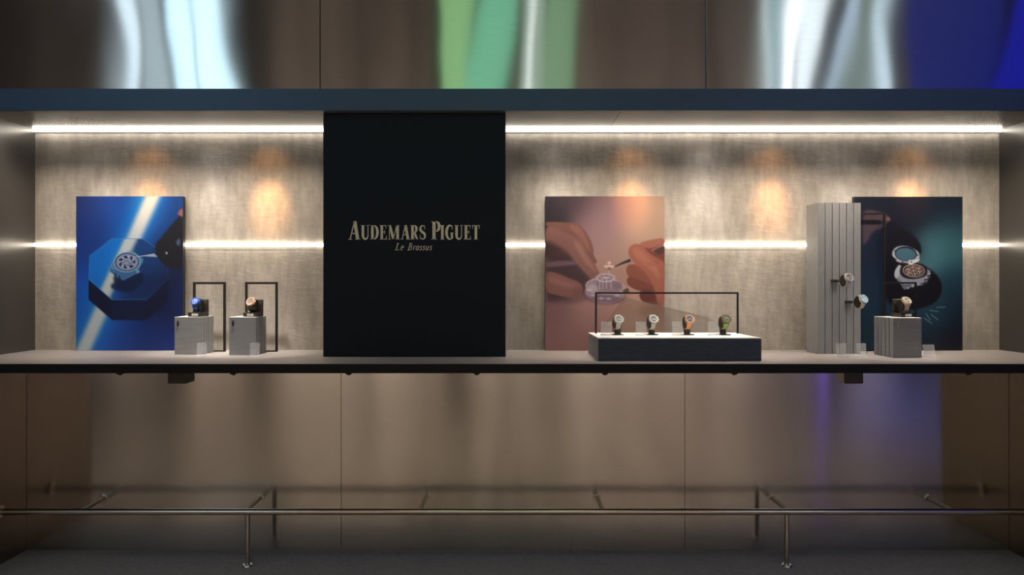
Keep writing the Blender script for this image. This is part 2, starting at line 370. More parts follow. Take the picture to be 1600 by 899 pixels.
# ------------------------------------------------------------------ posters (printed pictures)
def lin(c):
    c = np.asarray(c, dtype=float)/255
    return np.where(c <= .04045, c/12.92, ((c+.055)/1.055)**2.4)
class Art:
    """a printed picture painted on a fine grid; coordinates are those of the poster's own enlargement"""
    def __init__(s, x0, y0, x1, y1, nx):
        s.nx = nx; s.ny = int(round(nx*(y1-y0)/(x1-x0)))
        xs = np.linspace(x0, x1, s.nx); ys = np.linspace(y0, y1, s.ny)
        s.X, s.Y = np.meshgrid(xs, ys); s.C = np.zeros((s.ny, s.nx, 3)); s.box = (x0, y0, x1, y1)
    def put(s, mask, col):
        m = np.clip(mask, 0, 1)[..., None]; c = np.asarray(col, dtype=float)
        s.C = s.C*(1-m)+c*m
    def grad(s, pts):
        """blend of coloured points (x, y, colour, radius)"""
        W = 0; A = 0
        for x, y, c, r in pts:
            wv = np.exp(-(((s.X-x)**2+(s.Y-y)**2)/(r*r))) + 1e-5
            W = W+wv; A = A+wv[..., None]*np.array(c, float)
        return A/W[..., None]
    def poly(s, pts, soft=2.0, rounds=0):
        for _ in range(rounds):
            q = []
            for i in range(len(pts)):
                a = pts[i]; b = pts[(i+1) % len(pts)]
                q += [(a[0]*.75+b[0]*.25, a[1]*.75+b[1]*.25), (a[0]*.25+b[0]*.75, a[1]*.25+b[1]*.75)]
            pts = q
        ins = np.zeros(s.X.shape, bool); D = np.full(s.X.shape, 1e9)
        for i in range(len(pts)):
            ax, ay = pts[i]; bx, by = pts[(i+1) % len(pts)]
            cnd = ((ay > s.Y) != (by > s.Y))
            if by != ay: ins ^= cnd & (s.X < (bx-ax)*(s.Y-ay)/(by-ay)+ax)
            dx, dy = bx-ax, by-ay; L = dx*dx+dy*dy+1e-9
            t = np.clip(((s.X-ax)*dx+(s.Y-ay)*dy)/L, 0, 1)
            D = np.minimum(D, np.hypot(s.X-ax-t*dx, s.Y-ay-t*dy))
        return 1/(1+np.exp(-np.clip(np.where(ins, D, -D)/soft*2, -30, 30)))
    def line(s, pts, wd, soft=1.5):
        D = np.full(s.X.shape, 1e9)
        for (ax, ay), (bx, by) in zip(pts[:-1], pts[1:]):
            dx, dy = bx-ax, by-ay; L = dx*dx+dy*dy+1e-9
            t = np.clip(((s.X-ax)*dx+(s.Y-ay)*dy)/L, 0, 1); D = np.minimum(D, np.hypot(s.X-ax-t*dx, s.Y-ay-t*dy))
        return 1/(1+np.exp(np.clip((D-wd/2)/soft*2, -30, 30)))
    def ell(s, cx, cy, rx, ry, ang=0, soft=.06):
        a = R(ang); u = (s.X-cx)*math.cos(a)+(s.Y-cy)*math.sin(a); v = -(s.X-cx)*math.sin(a)+(s.Y-cy)*math.cos(a)
        d = np.sqrt((u/rx)**2+(v/ry)**2); return 1/(1+np.exp(np.clip((d-1)/soft*2, -30, 30)))
    def build(s, name, label, px0, px1, py0, py1, Y, M_edge):
        a = P(px0, py0, Y); b = P(px1, py1, Y); wd = b.x-a.x; ht = a.z-ZS
        t = thing(name, label, 'poster', ((a.x+b.x)/2, Y, ZS))
        bm = bmesh.new(); box(bm, -wd/2, wd/2, .0005, .030, .0005, ht); obj('backing_board', bm, M_edge, t)
        vx = np.linspace(-wd/2, wd/2, s.nx); vz = np.linspace(ht, .0005, s.ny)
        VX, VZ = np.meshgrid(vx, vz)
        co = np.stack([VX, np.zeros_like(VX), VZ], -1).reshape(-1, 3)
        idx = np.arange(s.nx*s.ny).reshape(s.ny, s.nx)
        q = np.stack([idx[:-1, :-1], idx[1:, :-1], idx[1:, 1:], idx[:-1, 1:]], -1).reshape(-1, 4)
        me = bpy.data.meshes.new('print'); me.vertices.add(len(co)); me.vertices.foreach_set('co', co.ravel())
        me.loops.add(q.size); me.loops.foreach_set('vertex_index', q.ravel())
        me.polygons.add(len(q)); me.polygons.foreach_set('loop_start', np.arange(0, q.size, 4))
        me.update(calc_edges=True); me.validate()
        at = me.color_attributes.new('ink', 'FLOAT_COLOR', 'POINT')
        g_ = s.C.mean(-1, keepdims=True); c = lin(np.clip(g_+(s.C-g_)*.86, 0, 255)); c = np.concatenate([c, np.ones(c.shape[:2]+(1,))], -1)
        at.data.foreach_set('color', c.reshape(-1).astype(np.float32))
        m = mat('poster_print', (1, 1, 1), .35); n, l, bs = nodes(m)
        v = n.new('ShaderNodeVertexColor'); v.layer_name = 'ink'
        g = n.new('ShaderNodeMix'); g.data_type = 'RGBA'; g.blend_type = 'MULTIPLY'; g.inputs[0].default_value = 1
        g.inputs[7].default_value = (PG*.94, PG, PG*1.08, 1)
        l.new(v.outputs[0], g.inputs[6]); l.new(g.outputs[2], bs.inputs['Base Color'])
        me.materials.append(m); o = bpy.data.objects.new('print', me); COL.objects.link(o); o.parent = t
        return t
PG = .74
M_edge = mat('black_poster_edge', (.02, .02, .025), .5)

# --- blue poster
A = Art(63, 58, 620, 855, 300)
A.C[:] = A.grad([(80, 80, (24, 42, 104), 150), (90, 300, (14, 50, 140), 160), (80, 600, (6, 84, 205), 160), (120, 760, (8, 86, 200), 150), (300, 120, (10, 66, 160), 110),
                 (560, 100, (18, 62, 140), 130), (600, 420, (14, 44, 110), 150), (520, 640, (8, 22, 66), 130), (330, 780, (8, 62, 165), 120), (560, 820, (6, 42, 130), 140), (420, 760, (6, 44, 130), 90)])
def beam(A, x0, sl, y0, wd, soft, col, mask=1):
    c = x0-(A.Y-y0)*sl; A.put(np.exp(-np.abs((A.X-c)/wd)**soft)*mask, col)
beam(A, 452, .455, 58, 105, 2.2, (0, 110, 215)); beam(A, 462, .455, 58, 44, 3.5, (190, 200, 205))
OCT = [(133, 365), (250, 277), (410, 277), (530, 360), (545, 480), (430, 592), (250, 592), (128, 487)]
A.put(A.poly([(128, 487), (250, 592), (430, 592), (545, 485), (545, 600), (430, 697), (250, 697), (128, 592)], 3), (7, 18, 58))
A.put(A.poly([(250, 592), (430, 592), (430, 697), (250, 697)], 3)*.6, (10, 28, 78))
om = A.poly(OCT, 2)
top = A.grad([(160, 450, (0, 108, 222), 100), (230, 350, (0, 100, 210), 90), (420, 330, (14, 62, 130), 90), (480, 440, (12, 48, 112), 110), (390, 560, (12, 44, 108), 90), (230, 560, (4, 80, 180), 60)])
A.C = A.C*(1-om[..., None])+top*om[..., None]
beam(A, 345, .47, 277, 85, 2.2, (0, 118, 225), om*(A.X < 345-(A.Y-277)*.47)); beam(A, 348, .47, 277, 38, 4, (186, 196, 198), om)
A.put(A.line(OCT+[OCT[0]], 2, 1.6)*.75, (70, 140, 215))
A.put(A.poly([(255, 470), (300, 440), (420, 450), (415, 510), (340, 560), (250, 540), (242, 515), (262, 505)], 6, 2)*.9, (8, 26, 66))
A.put(A.ell(470, 520, 90, 55, -10, .5)*.5, (8, 28, 78))
A.put(A.poly([(262, 385), (300, 350), (360, 340), (412, 380), (412, 395), (385, 440), (300, 490), (285, 465), (240, 445), (238, 425)], 2.2), (72, 128, 176))
A.put(A.poly([(240, 430), (300, 450), (385, 438), (385, 455), (310, 493), (285, 470), (283, 482), (268, 470), (238, 446)], 2), (50, 104, 160))
A.put(A.poly([(262, 458), (270, 455), (272, 470), (263, 468)], 2), (10, 30, 80)); A.put(A.poly([(286, 470), (292, 465), (292, 488), (286, 482)], 2), (10, 30, 80))
A.put(A.ell(328, 398, 69, 52, -4, .03), (120, 170, 208)); A.put(A.ell(328, 398, 63, 47, -4, .03), (24, 34, 70)); A.put(A.ell(328, 398, 58, 43, -4, .04), (128, 142, 180))
for a in range(0, 360, 51):
    for rr, rad in ((.62, 11), (.28, 6)):
        A.put(A.ell(328+58*rr*math.cos(R(a+rr*90)), 398+43*rr*math.sin(R(a+rr*90)), rad, rad*.62, a, .15)*.85, (26, 34, 74))
        A.put(A.ell(328+58*rr*math.cos(R(a+25)), 396+43*rr*math.sin(R(a+25)), 3, 2.2, 0, .3), (225, 225, 240))
A.put(A.ell(384, 446, 10, 9, 0, .15), (90, 145, 195))
A.put(A.poly([(358, 371), (420, 362), (470, 353), (492, 372), (420, 368), (360, 374)], 1.6), (150, 168, 190))
A.put(A.poly([(625, 128), (600, 160), (560, 205), (515, 262), (478, 300), (472, 345), (490, 376), (520, 415), (560, 432), (625, 448)], 4, 1), (32, 29, 38))
A.put(A.ell(560, 480, 60, 60, 0, .5)*.5, (18, 24, 60))
A.put(A.poly([(590, 150), (604, 124), (620, 120), (620, 168), (604, 158)], 3, 1), (166, 92, 88))
A.put(A.poly([(528, 346), (541, 347), (534, 360)], 1.5), (190, 200, 215)); A.put(A.poly([(585, 290), (604, 272), (604, 315), (588, 310)], 4, 1)*.7, (86, 120, 190))
A.build('watch_poster', 'blue poster of a watch on an octagonal block, left of the black sign', 119, 286, 307, 547, 4.15, M_edge)

PG = .84
# --- pink poster with the hands
A = Art(43, 28, 687, 855, 320)
A.C[:] = A.grad([(60, 60, (38, 28, 36), 130), (230, 50, (78, 54, 62), 110), (420, 40, (122, 92, 90), 110), (640, 60, (176, 140, 114), 150), (640, 190, (186, 146, 122), 130), (400, 160, (146, 110, 112), 130),  # upper right tan also has the warm wall spot's light painted in
                 (310, 200, (150, 108, 116), 110), (430, 300, (172, 134, 120), 120), (560, 230, (186, 150, 128), 90), (400, 440, (168, 122, 106), 100), (80, 160, (46, 34, 40), 70), (120, 780, (142, 96, 96), 170), (320, 700, (172, 122, 114), 160),
                 (560, 640, (190, 146, 126), 130), (80, 640, (126, 86, 88), 90), (300, 830, (150, 102, 100), 120), (640, 780, (160, 122, 106), 120)])
A.put(A.poly([(43, 350), (160, 330), (260, 430), (320, 500), (260, 560), (100, 590), (43, 590)], 14, 1)*.85, (52, 34, 42))
A.put(A.poly([(43, 165), (110, 165), (215, 172), (250, 200), (285, 255), (303, 310), (302, 345), (323, 375), (318, 392), (296, 385), (262, 340), (215, 250), (120, 210), (43, 185)], 3, 2), (124, 76, 68))
A.put(A.poly([(160, 180), (220, 182), (255, 225), (290, 310), (285, 340), (230, 250)], 6, 2)*.6, (158, 104, 90))
A.put(A.poly([(43, 185), (100, 196), (180, 235), (235, 262), (258, 300), (275, 345), (310, 390), (330, 430), (335, 455), (305, 468), (275, 455), (235, 410), (190, 355), (110, 300), (43, 285)], 3, 2), (134, 86, 78))
A.put(A.poly([(190, 262), (235, 285), (262, 340), (315, 420), (318, 440), (270, 400), (215, 320)], 7, 2)*.6, (168, 116, 102))
A.put(A.poly([(43, 255), (130, 300), (190, 355), (170, 370), (43, 355)], 10, 1)*.8, (72, 42, 44))
A.put(A.poly([(43, 380), (140, 372), (215, 378), (228, 392), (130, 402), (43, 410)], 4, 1)*.8, (120, 88, 94))
A.put(A.poly([(43, 425), (110, 440), (180, 470), (232, 490), (247, 520), (240, 560), (215, 575), (150, 570), (90, 555), (43, 540)], 3, 2), (136, 84, 78))
A.put(A.poly([(60, 452), (150, 482), (222, 506), (230, 525), (150, 515), (60, 490)], 8, 2)*.6, (160, 108, 98))
A.put(A.ell(215, 535, 28, 30, 0, .4)*.4, (108, 64, 66)); A.put(A.poly([(60, 560), (215, 580), (250, 555), (290, 580), (180, 610), (60, 590)], 10, 1)*.45, (92, 58, 62))
# right hand
A.put(A.poly([(548, 280), (620, 262), (690, 250), (690, 620), (600, 600), (560, 590), (550, 550), (600, 500), (560, 350)], 3, 1), (122, 62, 50))
A.put(A.poly([(548, 280), (600, 265), (690, 252), (690, 285), (610, 310), (560, 300)], 4, 1), (166, 98, 78))
A.put(A.poly([(620, 310), (690, 288), (690, 330), (650, 345)], 5, 1)*.8, (78, 46, 50))
A.put(A.poly([(478, 410), (500, 388), (560, 400), (620, 440), (640, 500), (580, 515), (520, 480), (482, 450)], 3, 2), (142, 76, 60))
A.put(A.poly([(482, 470), (500, 455), (560, 480), (630, 510), (620, 545), (560, 540), (500, 515), (483, 495)], 3, 2), (126, 64, 52))
A.put(A.poly([(550, 540), (600, 520), (640, 560), (660, 610), (600, 600), (556, 582)], 4, 2), (104, 50, 42))
A.put(A.poly([(489, 315), (505, 290), (540, 280), (570, 296), (610, 340), (660, 365), (690, 380), (690, 620), (650, 615), (632, 520), (590, 440), (520, 385), (495, 350)], 3, 2), (164, 90, 70))
A.put(A.poly([(515, 305), (545, 300), (590, 345), (650, 400), (660, 480), (620, 430), (560, 380), (520, 345)], 9, 2)*.55, (190, 118, 96))
for z in (0, 14): A.put(A.line([(590, 390+z), (630, 380+z), (665, 358+z)], 2, 4)*.4, (110, 56, 46))
A.put(A.poly([(620, 600), (690, 560), (690, 740), (600, 700), (540, 640)], 22, 1)*.6, (128, 88, 74))
A.put(A.poly([(415, 404), (455, 382), (500, 362), (506, 378), (460, 392), (417, 408)], 1.6), (50, 40, 46))
A.put(A.line([(620, 318), (655, 300), (690, 288)], 4, 3)*.7, (200, 170, 160))
# glass disc with the small balance
A.put(A.ell(365, 560, 112, 48, 3, .12)*.7, (108, 66, 72)); A.put(A.ell(365, 540, 108, 62, 3, .03), (156, 132, 142))
A.put(A.ell(365, 575, 90, 22, 3, .2)*.7, (104, 78, 92)); A.put(A.ell(365, 510, 106, 46, 3, .03), (188, 162, 166)); A.put(A.ell(365, 512, 98, 40, 3, .05), (150, 122, 132))
A.put(A.ell(300, 520, 26, 20, 20, .3)*.6, (196, 180, 196)); A.put(A.ell(430, 505, 30, 22, -20, .3)*.6, (120, 88, 96))
A.put(A.poly([(318, 470), (418, 470), (416, 520), (370, 535), (322, 515)], 3, 1), (134, 108, 120)); A.put(A.ell(368, 465, 52, 24, 0, .05), (196, 174, 178)); A.put(A.ell(368, 465, 42, 18, 0, .08), (140, 114, 124))
for x in (335, 352, 372, 396): A.put(A.line([(x, 480), (x+2, 522)], 5, 2)*.6, (210, 196, 204))
for a in range(0, 360, 60): A.put(A.line([(368, 465), (368+36*math.cos(R(a+12)), 465+15*math.sin(R(a+12)))], 3, 2)*.8, (220, 205, 208))
for x, y in ((300, 560), (345, 575), (385, 577), (430, 560), (280, 530)): A.put(A.ell(x, y, 14, 6, 0, .4)*.6, (214, 204, 216))
A.put(A.poly([(462, 530), (488, 520), (496, 534), (494, 548), (468, 550)], 2), (92, 66, 54)); A.put(A.line([(470, 528), (486, 548)], 3, 2)*.6, (140, 110, 92))
A.put(A.ell(388, 405, 26, 11, 0, .12)*.6, (214, 190, 180)); A.put(A.line([(362, 402), (414, 404)], 4, 1.6), (226, 206, 196)); A.put(A.line([(387, 378), (387, 440)], 3, 2)*.8, (222, 200, 190)); A.put(A.ell(388, 416, 9, 8, 0, .3)*.8, (120, 72, 66)); A.put(A.ell(388, 384, 10, 5, 0, .3), (220, 200, 190))
A.build('watch_poster', 'pink poster of two hands setting a watch part with tweezers', 852, 1038.5, 307, 547, 4.15, M_edge)

PG = .78
# --- dark teal poster
A = Art(303, 60, 848, 830, 300)
A.C[:] = A.grad([(330, 90, (16, 22, 38), 140), (600, 100, (14, 18, 32), 150), (800, 90, (14, 24, 38), 110), (400, 330, (18, 30, 52), 120), (790, 240, (34, 76, 88), 100), (720, 320, (70, 128, 136), 90), (660, 400, (66, 118, 126), 80), (830, 320, (50, 104, 112), 80),
                 (600, 330, (22, 40, 56), 60), (800, 480, (26, 66, 84), 110), (820, 620, (14, 34, 52), 110), (700, 640, (26, 72, 92), 90), (400, 500, (20, 46, 72), 100), (380, 700, (18, 52, 70), 110), (560, 740, (22, 56, 78), 120), (420, 620, (24, 60, 86), 70), (820, 790, (8, 16, 28), 110), (660, 790, (12, 28, 44), 100)])
A.put(A.poly([(345, 135), (380, 120), (470, 150), (484, 172), (470, 190), (450, 215), (390, 235), (370, 280), (352, 302), (345, 290)], 6, 1)*.9, (82, 62, 66))
A.put(A.poly([(345, 170), (420, 170), (440, 210), (385, 228), (352, 290), (340, 260)], 12, 1)*.5, (62, 50, 62))
A.put(A.ell(474, 172, 11, 9, 30, .3), (120, 76, 72))
A.put(A.poly([(462, 190), (500, 185), (560, 225), (615, 265), (640, 310), (640, 345), (620, 350), (560, 315), (510, 318), (500, 350), (470, 420), (458, 500), (455, 300)], 5, 1), (14, 14, 22))
A.put(A.poly([(455, 380), (500, 360), (560, 380), (640, 400), (700, 430), (740, 480), (748, 530), (720, 585), (660, 615), (590, 628), (520, 620), (470, 590), (455, 540)], 4, 2), (11, 11, 17))
A.put(A.line([(700, 425), (745, 480), (750, 535), (725, 590)], 5, 5)*.5, (52, 70, 84))
A.put(A.poly([(500, 440), (540, 400), (680, 420), (690, 450), (660, 500), (600, 510), (565, 530), (520, 480)], 3, 1), (146, 150, 160))
A.put(A.poly([(505, 430), (530, 395), (545, 420), (520, 470), (504, 465)], 2, 1), (180, 184, 192)); A.put(A.poly([(520, 455), (548, 500), (600, 495), (560, 532), (540, 510)], 2, 1), (104, 108, 120))
for x, y, a in ((650, 490, -30), (668, 470, -30), (682, 450, -30), (600, 512, -20), (575, 520, -20)): A.put(A.ell(x, y, 13, 7, a, .15), (36, 38, 46)); A.put(A.ell(x-2, y-3, 7, 3, a, .3), (206, 208, 216))
A.put(A.poly([(530, 430), (540, 405), (600, 388), (660, 400), (672, 430), (665, 458), (610, 474), (560, 470), (535, 452)], 2.5, 1), (34, 26, 38))
A.put(A.ell(602, 430, 56, 33, 4, .04), (176, 150, 132)); A.put(A.ell(602, 430, 50, 28, 4, .05), (44, 34, 38))
for a in range(0, 360, 45):
    A.put(A.ell(602+32*math.cos(R(a)), 430+18*math.sin(R(a)), 11, 7, 0, .14), (190, 160, 136)); A.put(A.ell(602+32*math.cos(R(a)), 430+18*math.sin(R(a)), 6, 4, 0, .2), (40, 30, 34))
for a in (20, 80, 140, 200, 260, 320): A.put(A.line([(602, 430), (602+44*math.cos(R(a)), 430+25*math.sin(R(a)))], 3, 1.5)*.8, (222, 196, 170))
# lifted bezel ring
BZ = [(498, 325), (520, 308), (560, 304), (600, 318), (632, 340), (630, 380), (580, 402), (572, 392), (520, 390), (505, 368), (490, 352)]
A.put(A.poly(BZ, 2, 1), (172, 176, 182)); A.put(A.ell(562, 346, 56, 37, 6, .03), (24, 30, 44)); A.put(A.ell(562, 349, 51, 32, 6, .05), (66, 106, 124))
A.put(A.poly([(575, 378), (632, 372), (628, 384), (580, 404)], 2), (208, 210, 212))
for x, y in ((508, 330), (512, 372), (545, 386), (590, 386), (622, 352)): A.put(A.ell(x, y, 4, 3, 0, .3), (30, 30, 40))
for a, b in (((718, 614), (760, 612)), ((682, 628), (724, 636)), ((664, 646), (684, 676)), ((690, 650), (724, 676)), ((656, 668), (692, 694))): A.put(A.line([a, b], 4, 1.8)*.85, (126, 150, 162))
A.build('watch_poster', 'dark teal poster of an opened watch on a black cushion, behind the column', 1335, 1504, 307.5, 548.5, 4.15, M_edge)

# ------------------------------------------------------------------ podiums
def comb(a, b, n, g, depth, lo, hi, face):
    """outline (plan) of a slab stack with n grooves in one face"""
def podium(label, x0, x1, y0, y1, h, side, ng, lock=None, body=M_podium, group='grey laminate podiums', front=None):
    """side: which flank carries the upright grooves"""
    t = thing('display_podium', label, 'podium', ((x0+x1)/2, (y0+y1)/2, ZS), 0, group)
    hx, hy = (x1-x0)/2, (y1-y0)/2; g = .0035; dp = .034
    bm = bmesh.new(); H = h-.003
    if side in ('right', 'left'):
        s = 1 if side == 'right' else -1
        pts = [(-s*hx, -hy), (s*hx, -hy)]; st = 2*hy/(ng+1)
        if ng == 4: pos = [-hy+2*hy*f for f in ((.20, .40, .60, .80) if hy < .15 else (.07, .18, .30, .44))]
        else: pos = [-hy+2*hy*(i+1)/(ng+1) for i in range(ng)]
        for p in pos: pts += [(s*hx, p-g), (s*(hx-dp), p-g), (s*(hx-dp), p+g), (s*hx, p+g)]
        pts += [(s*hx, hy), (-s*hx, hy)]
    else:
        pts = [(-hx, hy), (-hx, -hy)]
        for i in range(ng):
            p = -hx+2*hx*(i+1)/(ng+1); g = .0018; dp = .010; pts += [(p-g, -hy), (p-g, -hy+dp), (p+g, -hy+dp), (p+g, -hy)]
        pts += [(hx, -hy), (hx, hy)]
    prism(bm, pts, .0004, H, 'z'); obj('body', bm, body, t)
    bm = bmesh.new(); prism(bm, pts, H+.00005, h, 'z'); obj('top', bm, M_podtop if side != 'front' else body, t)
    if front:
        bm = bmesh.new(); box(bm, -hx, hx, -hy-.002, -hy-.0001, .0006, h-.006); obj('front_panel', bm, front, t)['label'] = 'dark slate blue front'
    if lock:
        lx, lz, brass = lock
        bm = bmesh.new(); cyl(bm, (lx, -hy-.0005, lz), (lx, -hy-.004, lz), .0055, 16); box(bm, lx-.0045, lx+.0045, -hy-.003, -hy-.0003, lz-.024, lz-.004, .001)
        o = obj('lock', bm, M_brass if brass else M_black, t)
        bm = bmesh.new(); cyl(bm, (lx, -hy-.0041, lz), (lx, -hy-.006, lz), .0025, 10); obj('keyhole', bm, M_steel, o)
    return t
M_slate = mat('slate_blue_laminate', (.055, .075, .10), .6)
t = noise(M_slate, (.12, 1, 1.6), 120, 4, .7); r = ramp(M_slate, t.outputs[0], [(.3, (.022, .033, .055)), (.7, (.05, .07, .10))])
n_, l_, b_ = nodes(M_slate); l_.new(r.outputs[0], b_.inputs['Base Color'])
M_brass = mat('brass', (.55, .42, .25), .3, 1)
podium('square grey podium with a dark lock, nearest the blue poster', -1.752, -1.607, 3.90, 4.06, .2025, 'right', 4, (-.0545, .178, False))
podium('square grey podium with a dark lock, between the first podium and the black sign', -1.4496, -1.307, 3.87, 4.035, .2025, 'right', 4, (-.050, .180, False))
podium('long low slate podium carrying a row of four watches', .470, 1.268, 3.574, 3.99, .1132, 'left', 4, front=M_slate)
podium('square grey podium with a brass lock in front of the teal poster', 1.9975, 2.143, 3.73, 3.92, .205, 'left', 4, (-.0495, .178, True))
podium('tall grey column with grooved front and two watches fixed to it', 1.704, 1.935, 3.94, 4.09, .8175, 'front', 5, None, M_colm)

# black hoops standing behind the podiums
def hoop(label, x0, x1, Y, z0, z1, b=.0125, bottom=True, group='slim black hoops'):
    t = thing('display_hoop', label, 'frame', ((x0+x1)/2, Y, z0), 0, group); h = (x1-x0)/2; H = z1-z0
    bm = bmesh.new(); box(bm, -h-b/2, -h+b/2, -b/2, b/2, .0004, H-b, .0008); obj('upright', bm, M_black, t)
    bm = bmesh.new(); box(bm, h-b/2, h+b/2, -b/2, b/2, .0004, H-b, .0008); obj('upright', bm, M_black, t)
    bm = bmesh.new(); box(bm, -h-b/2, h+b/2, -b/2, b/2, H-b, H, .0008); obj('top_bar', bm, M_black, t)
    if bottom:
        bm = bmesh.new(); box(bm, -h+b/2, h-b/2, -b/2, b/2, .0004, .008, .0008); obj('bottom_bar', bm, M_black, t)
    return t
hoop('slim black hoop behind the podium nearest the blue poster', -1.727, -1.557, 4.09, ZS, 1.522)
hoop('slim black hoop behind the podium with the rose gold watch', -1.433, -1.264, 4.085, ZS, 1.522)
hoop('tall slim black hoop half hidden behind the grey column', 1.975, 2.157, 4.12, ZS, 1.912, .010)
hoop('short slim black hoop behind the podium with the brass lock', 2.097, 2.277, 4.02, ZS, 1.521, .009)
cf = hoop('wide black frame standing on the long low podium', .500, 1.257, 3.90, ZS+.1132, 1.467, .0095, False)
M_smoke = mat('smoked_glass', (.26, .19, .13), .08, 0, .3, alpha=.22)
bm = bmesh.new(); cx = (.500+1.257)/2
pp = [P(px, py, 3.912) for px, py in ((934, 520), (976, 464.5), (1106, 496), (1147, 520))]
prism(bm, [(p.x-cx, max(p.z-ZS-.1132, .0006)) for p in pp], .009, .011, 'y')
obj('smoked_glass_pane', bm, M_smoke, cf)

# ------------------------------------------------------------------ watches and their stands
def bandloop(bm, pr, pz, ws, th, a0=0, a1=360, n=36, mi=0):
    """band round an ellipse in the local yz plane, width ws(angle) along x"""
    ring = []
    closed = abs(a1-a0) >= 360
    m_ = n if closed else n+1
    for i in range(m_):
        a = R(a0+(a1-a0)*i/n); c, s = math.cos(a), math.sin(a); hw = ws(math.degrees(a) % 360)/2
        row = []
        for (x, k_) in ((-hw, 0), (hw, 0), (hw, th), (-hw, th)):
            row.append(bm.verts.new((x, -(pr+k_)*c, (pz+k_)*s)))
        ring.append(row)
    for i in range(len(ring) if closed else len(ring)-1):
        A_, B_ = ring[i], ring[(i+1) % len(ring)]
        for j in range(4):
            f = bm.faces.new((A_[j], B_[j], B_[(j+1) % 4], A_[(j+1) % 4])); f.material_index = mi
    if not closed: bm.faces.new(ring[0]); bm.faces.new(ring[-1][::-1])
def make_watch(label, strap, case, dial, hand=None, head_ang=38, big=1.0, links=False, zc=.056, octo=True, group='watches'):
    t = thing('wristwatch', label, 'watch', (0, 0, 0), 0, group)
    ry, rz = .0225, .0275
    wd = lambda a: .0235-.006*min(1, (min(abs(a-head_ang), 360-abs(a-head_ang)))/130)
    bm = bmesh.new(); bandloop(bm, ry, rz, wd, .0030, head_ang+18, head_ang+342, 40)
    if links:
        for i in range(20):
            a = R(head_ang+24+i*312/19); c, s = math.cos(a), math.sin(a)
            r_ = bmesh.ops.create_cube(bm, size=1); mtx = Matrix.Translation((0, -(ry+.0036)*c, (rz+.0036)*s)) @ Matrix.Rotation(math.atan2((rz)*s, -(ry)*c), 4, 'X') @ Matrix.Diagonal((wd(math.degrees(a))*1.0, .0022, .0048, 1))
            for v in r_['verts']: v.co = mtx @ v.co
    for v in bm.verts: v.co.z += zc
    s_ = obj('strap', bm, strap, t, True)
    bm = bmesh.new(); a = R(head_ang+180); c, s = math.cos(a), math.sin(a)
    box(bm, -.010, .010, -(ry+.0045)*c-.003, -(ry+.0045)*c+.003, (rz+.004)*s+zc-.006, (rz+.004)*s+zc+.006, .001); obj('buckle', bm, case, t)
    # head: frame with +z = dial normal
    a = R(head_ang); nrm = Vector((0, -math.cos(a)/ry, math.sin(a)/rz)).normalized()
    ctr = Vector((0, -(ry+.002)*math.cos(a), (rz+.002)*math.sin(a)+zc))
    xax = Vector((1, 0, 0)); yax = nrm.cross(xax).normalized(); Mx = Matrix((xax, yax, nrm)).transposed().to_4x4(); Mx.translation = ctr
    S = .0205*big
    def done(bm): 
        for v in bm.verts: v.co = Mx @ v.co
        return bm
    bm = bmesh.new()
    pts = [(S*1.02*math.cos(R(a_)), S*1.02*math.sin(R(a_))) for a_ in range(0, 360, 15)]
    prism(bm, pts, -.001, .0075, 'z')
    for sx in (-1, 1):
        for sy in (-1, 1): box(bm, sx*.0085-.0030, sx*.0085+.0030, sy*S*.78-.004*0-(0 if sy > 0 else .0065), sy*S*.78+(.0065 if sy > 0 else 0), -.001, .0045, .0006)
    obj('case', done(bm), case, t, True)
    bm = bmesh.new(); nseg = 8 if octo else 32
    for (r0, z0, r1, z1) in ((S*1.0, .0076, S*.96, .0098),):
        o_ = [bm.verts.new((r0*math.cos(R(360/nseg*(i+.5))), r0*math.sin(R(360/nseg*(i+.5))), z0)) for i in range(nseg)]
        p_ = [bm.verts.new((r1*math.cos(R(360/nseg*(i+.5))), r1*math.sin(R(360/nseg*(i+.5))), z1)) for i in range(nseg)]
        q_ = [bm.verts.new((S*.72*math.cos(R(360/nseg*(i+.5))), S*.72*math.sin(R(360/nseg*(i+.5))), z1-.0002)) for i in range(nseg)]
        for A_, B_ in ((o_, p_), (p_, q_)):
            for i in range(nseg): bm.faces.new((A_[i], A_[(i+1) % nseg], B_[(i+1) % nseg], B_[i]))
        u_ = [bm.verts.new((S*.72*math.cos(R(360/nseg*(i+.5))), S*.72*math.sin(R(360/nseg*(i+.5))), z0)) for i in range(nseg)]
        for i in range(nseg): bm.faces.new((q_[i], q_[(i+1) % nseg], u_[(i+1) % nseg], u_[i])); bm.faces.new((u_[i], u_[(i+1) % nseg], o_[(i+1) % nseg], o_[i]))
    for i in range(8): cyl(bm, (S*.86*math.cos(R(45*i)), S*.86*math.sin(R(45*i)), .0096), (S*.86*math.cos(R(45*i)), S*.86*math.sin(R(45*i)), .0103), .0009, 8)
    obj('bezel', done(bm), case, t)
    bm = bmesh.new(); cyl(bm, (0, 0, .0076), (0, 0, .0084), S*.70, 32); d_ = obj('dial', done(bm), dial, t)
    hm = hand or M_white
    bm = bmesh.new()
    for i in range(12): 
        an = R(30*i); u = Vector((math.cos(an), math.sin(an), 0)); v = Vector((-u.y, u.x, 0)); 
        a_, b_ = u*S*.50, u*S*.66; q = [a_-v*.0006, b_-v*.0006, b_+v*.0006, a_+v*.0006]
        prism(bm, [(p.x, p.y) for p in q], .0085, .0088, 'z')
    obj('hour_markers', done(bm), hm, d_)
    for an, L_ in ((R(130), .40), (R(28), .58)):
        bm = bmesh.new(); u = Vector((math.cos(an), math.sin(an), 0)); v = Vector((-u.y, u.x, 0))
        q = [-u*.002-v*.0008, u*S*L_-v*.0005, u*S*L_+v*.0005, -u*.002+v*.0008]; prism(bm, [(p.x, p.y) for p in q], .0089, .0092, 'z'); obj('hand', done(bm), hm, d_)
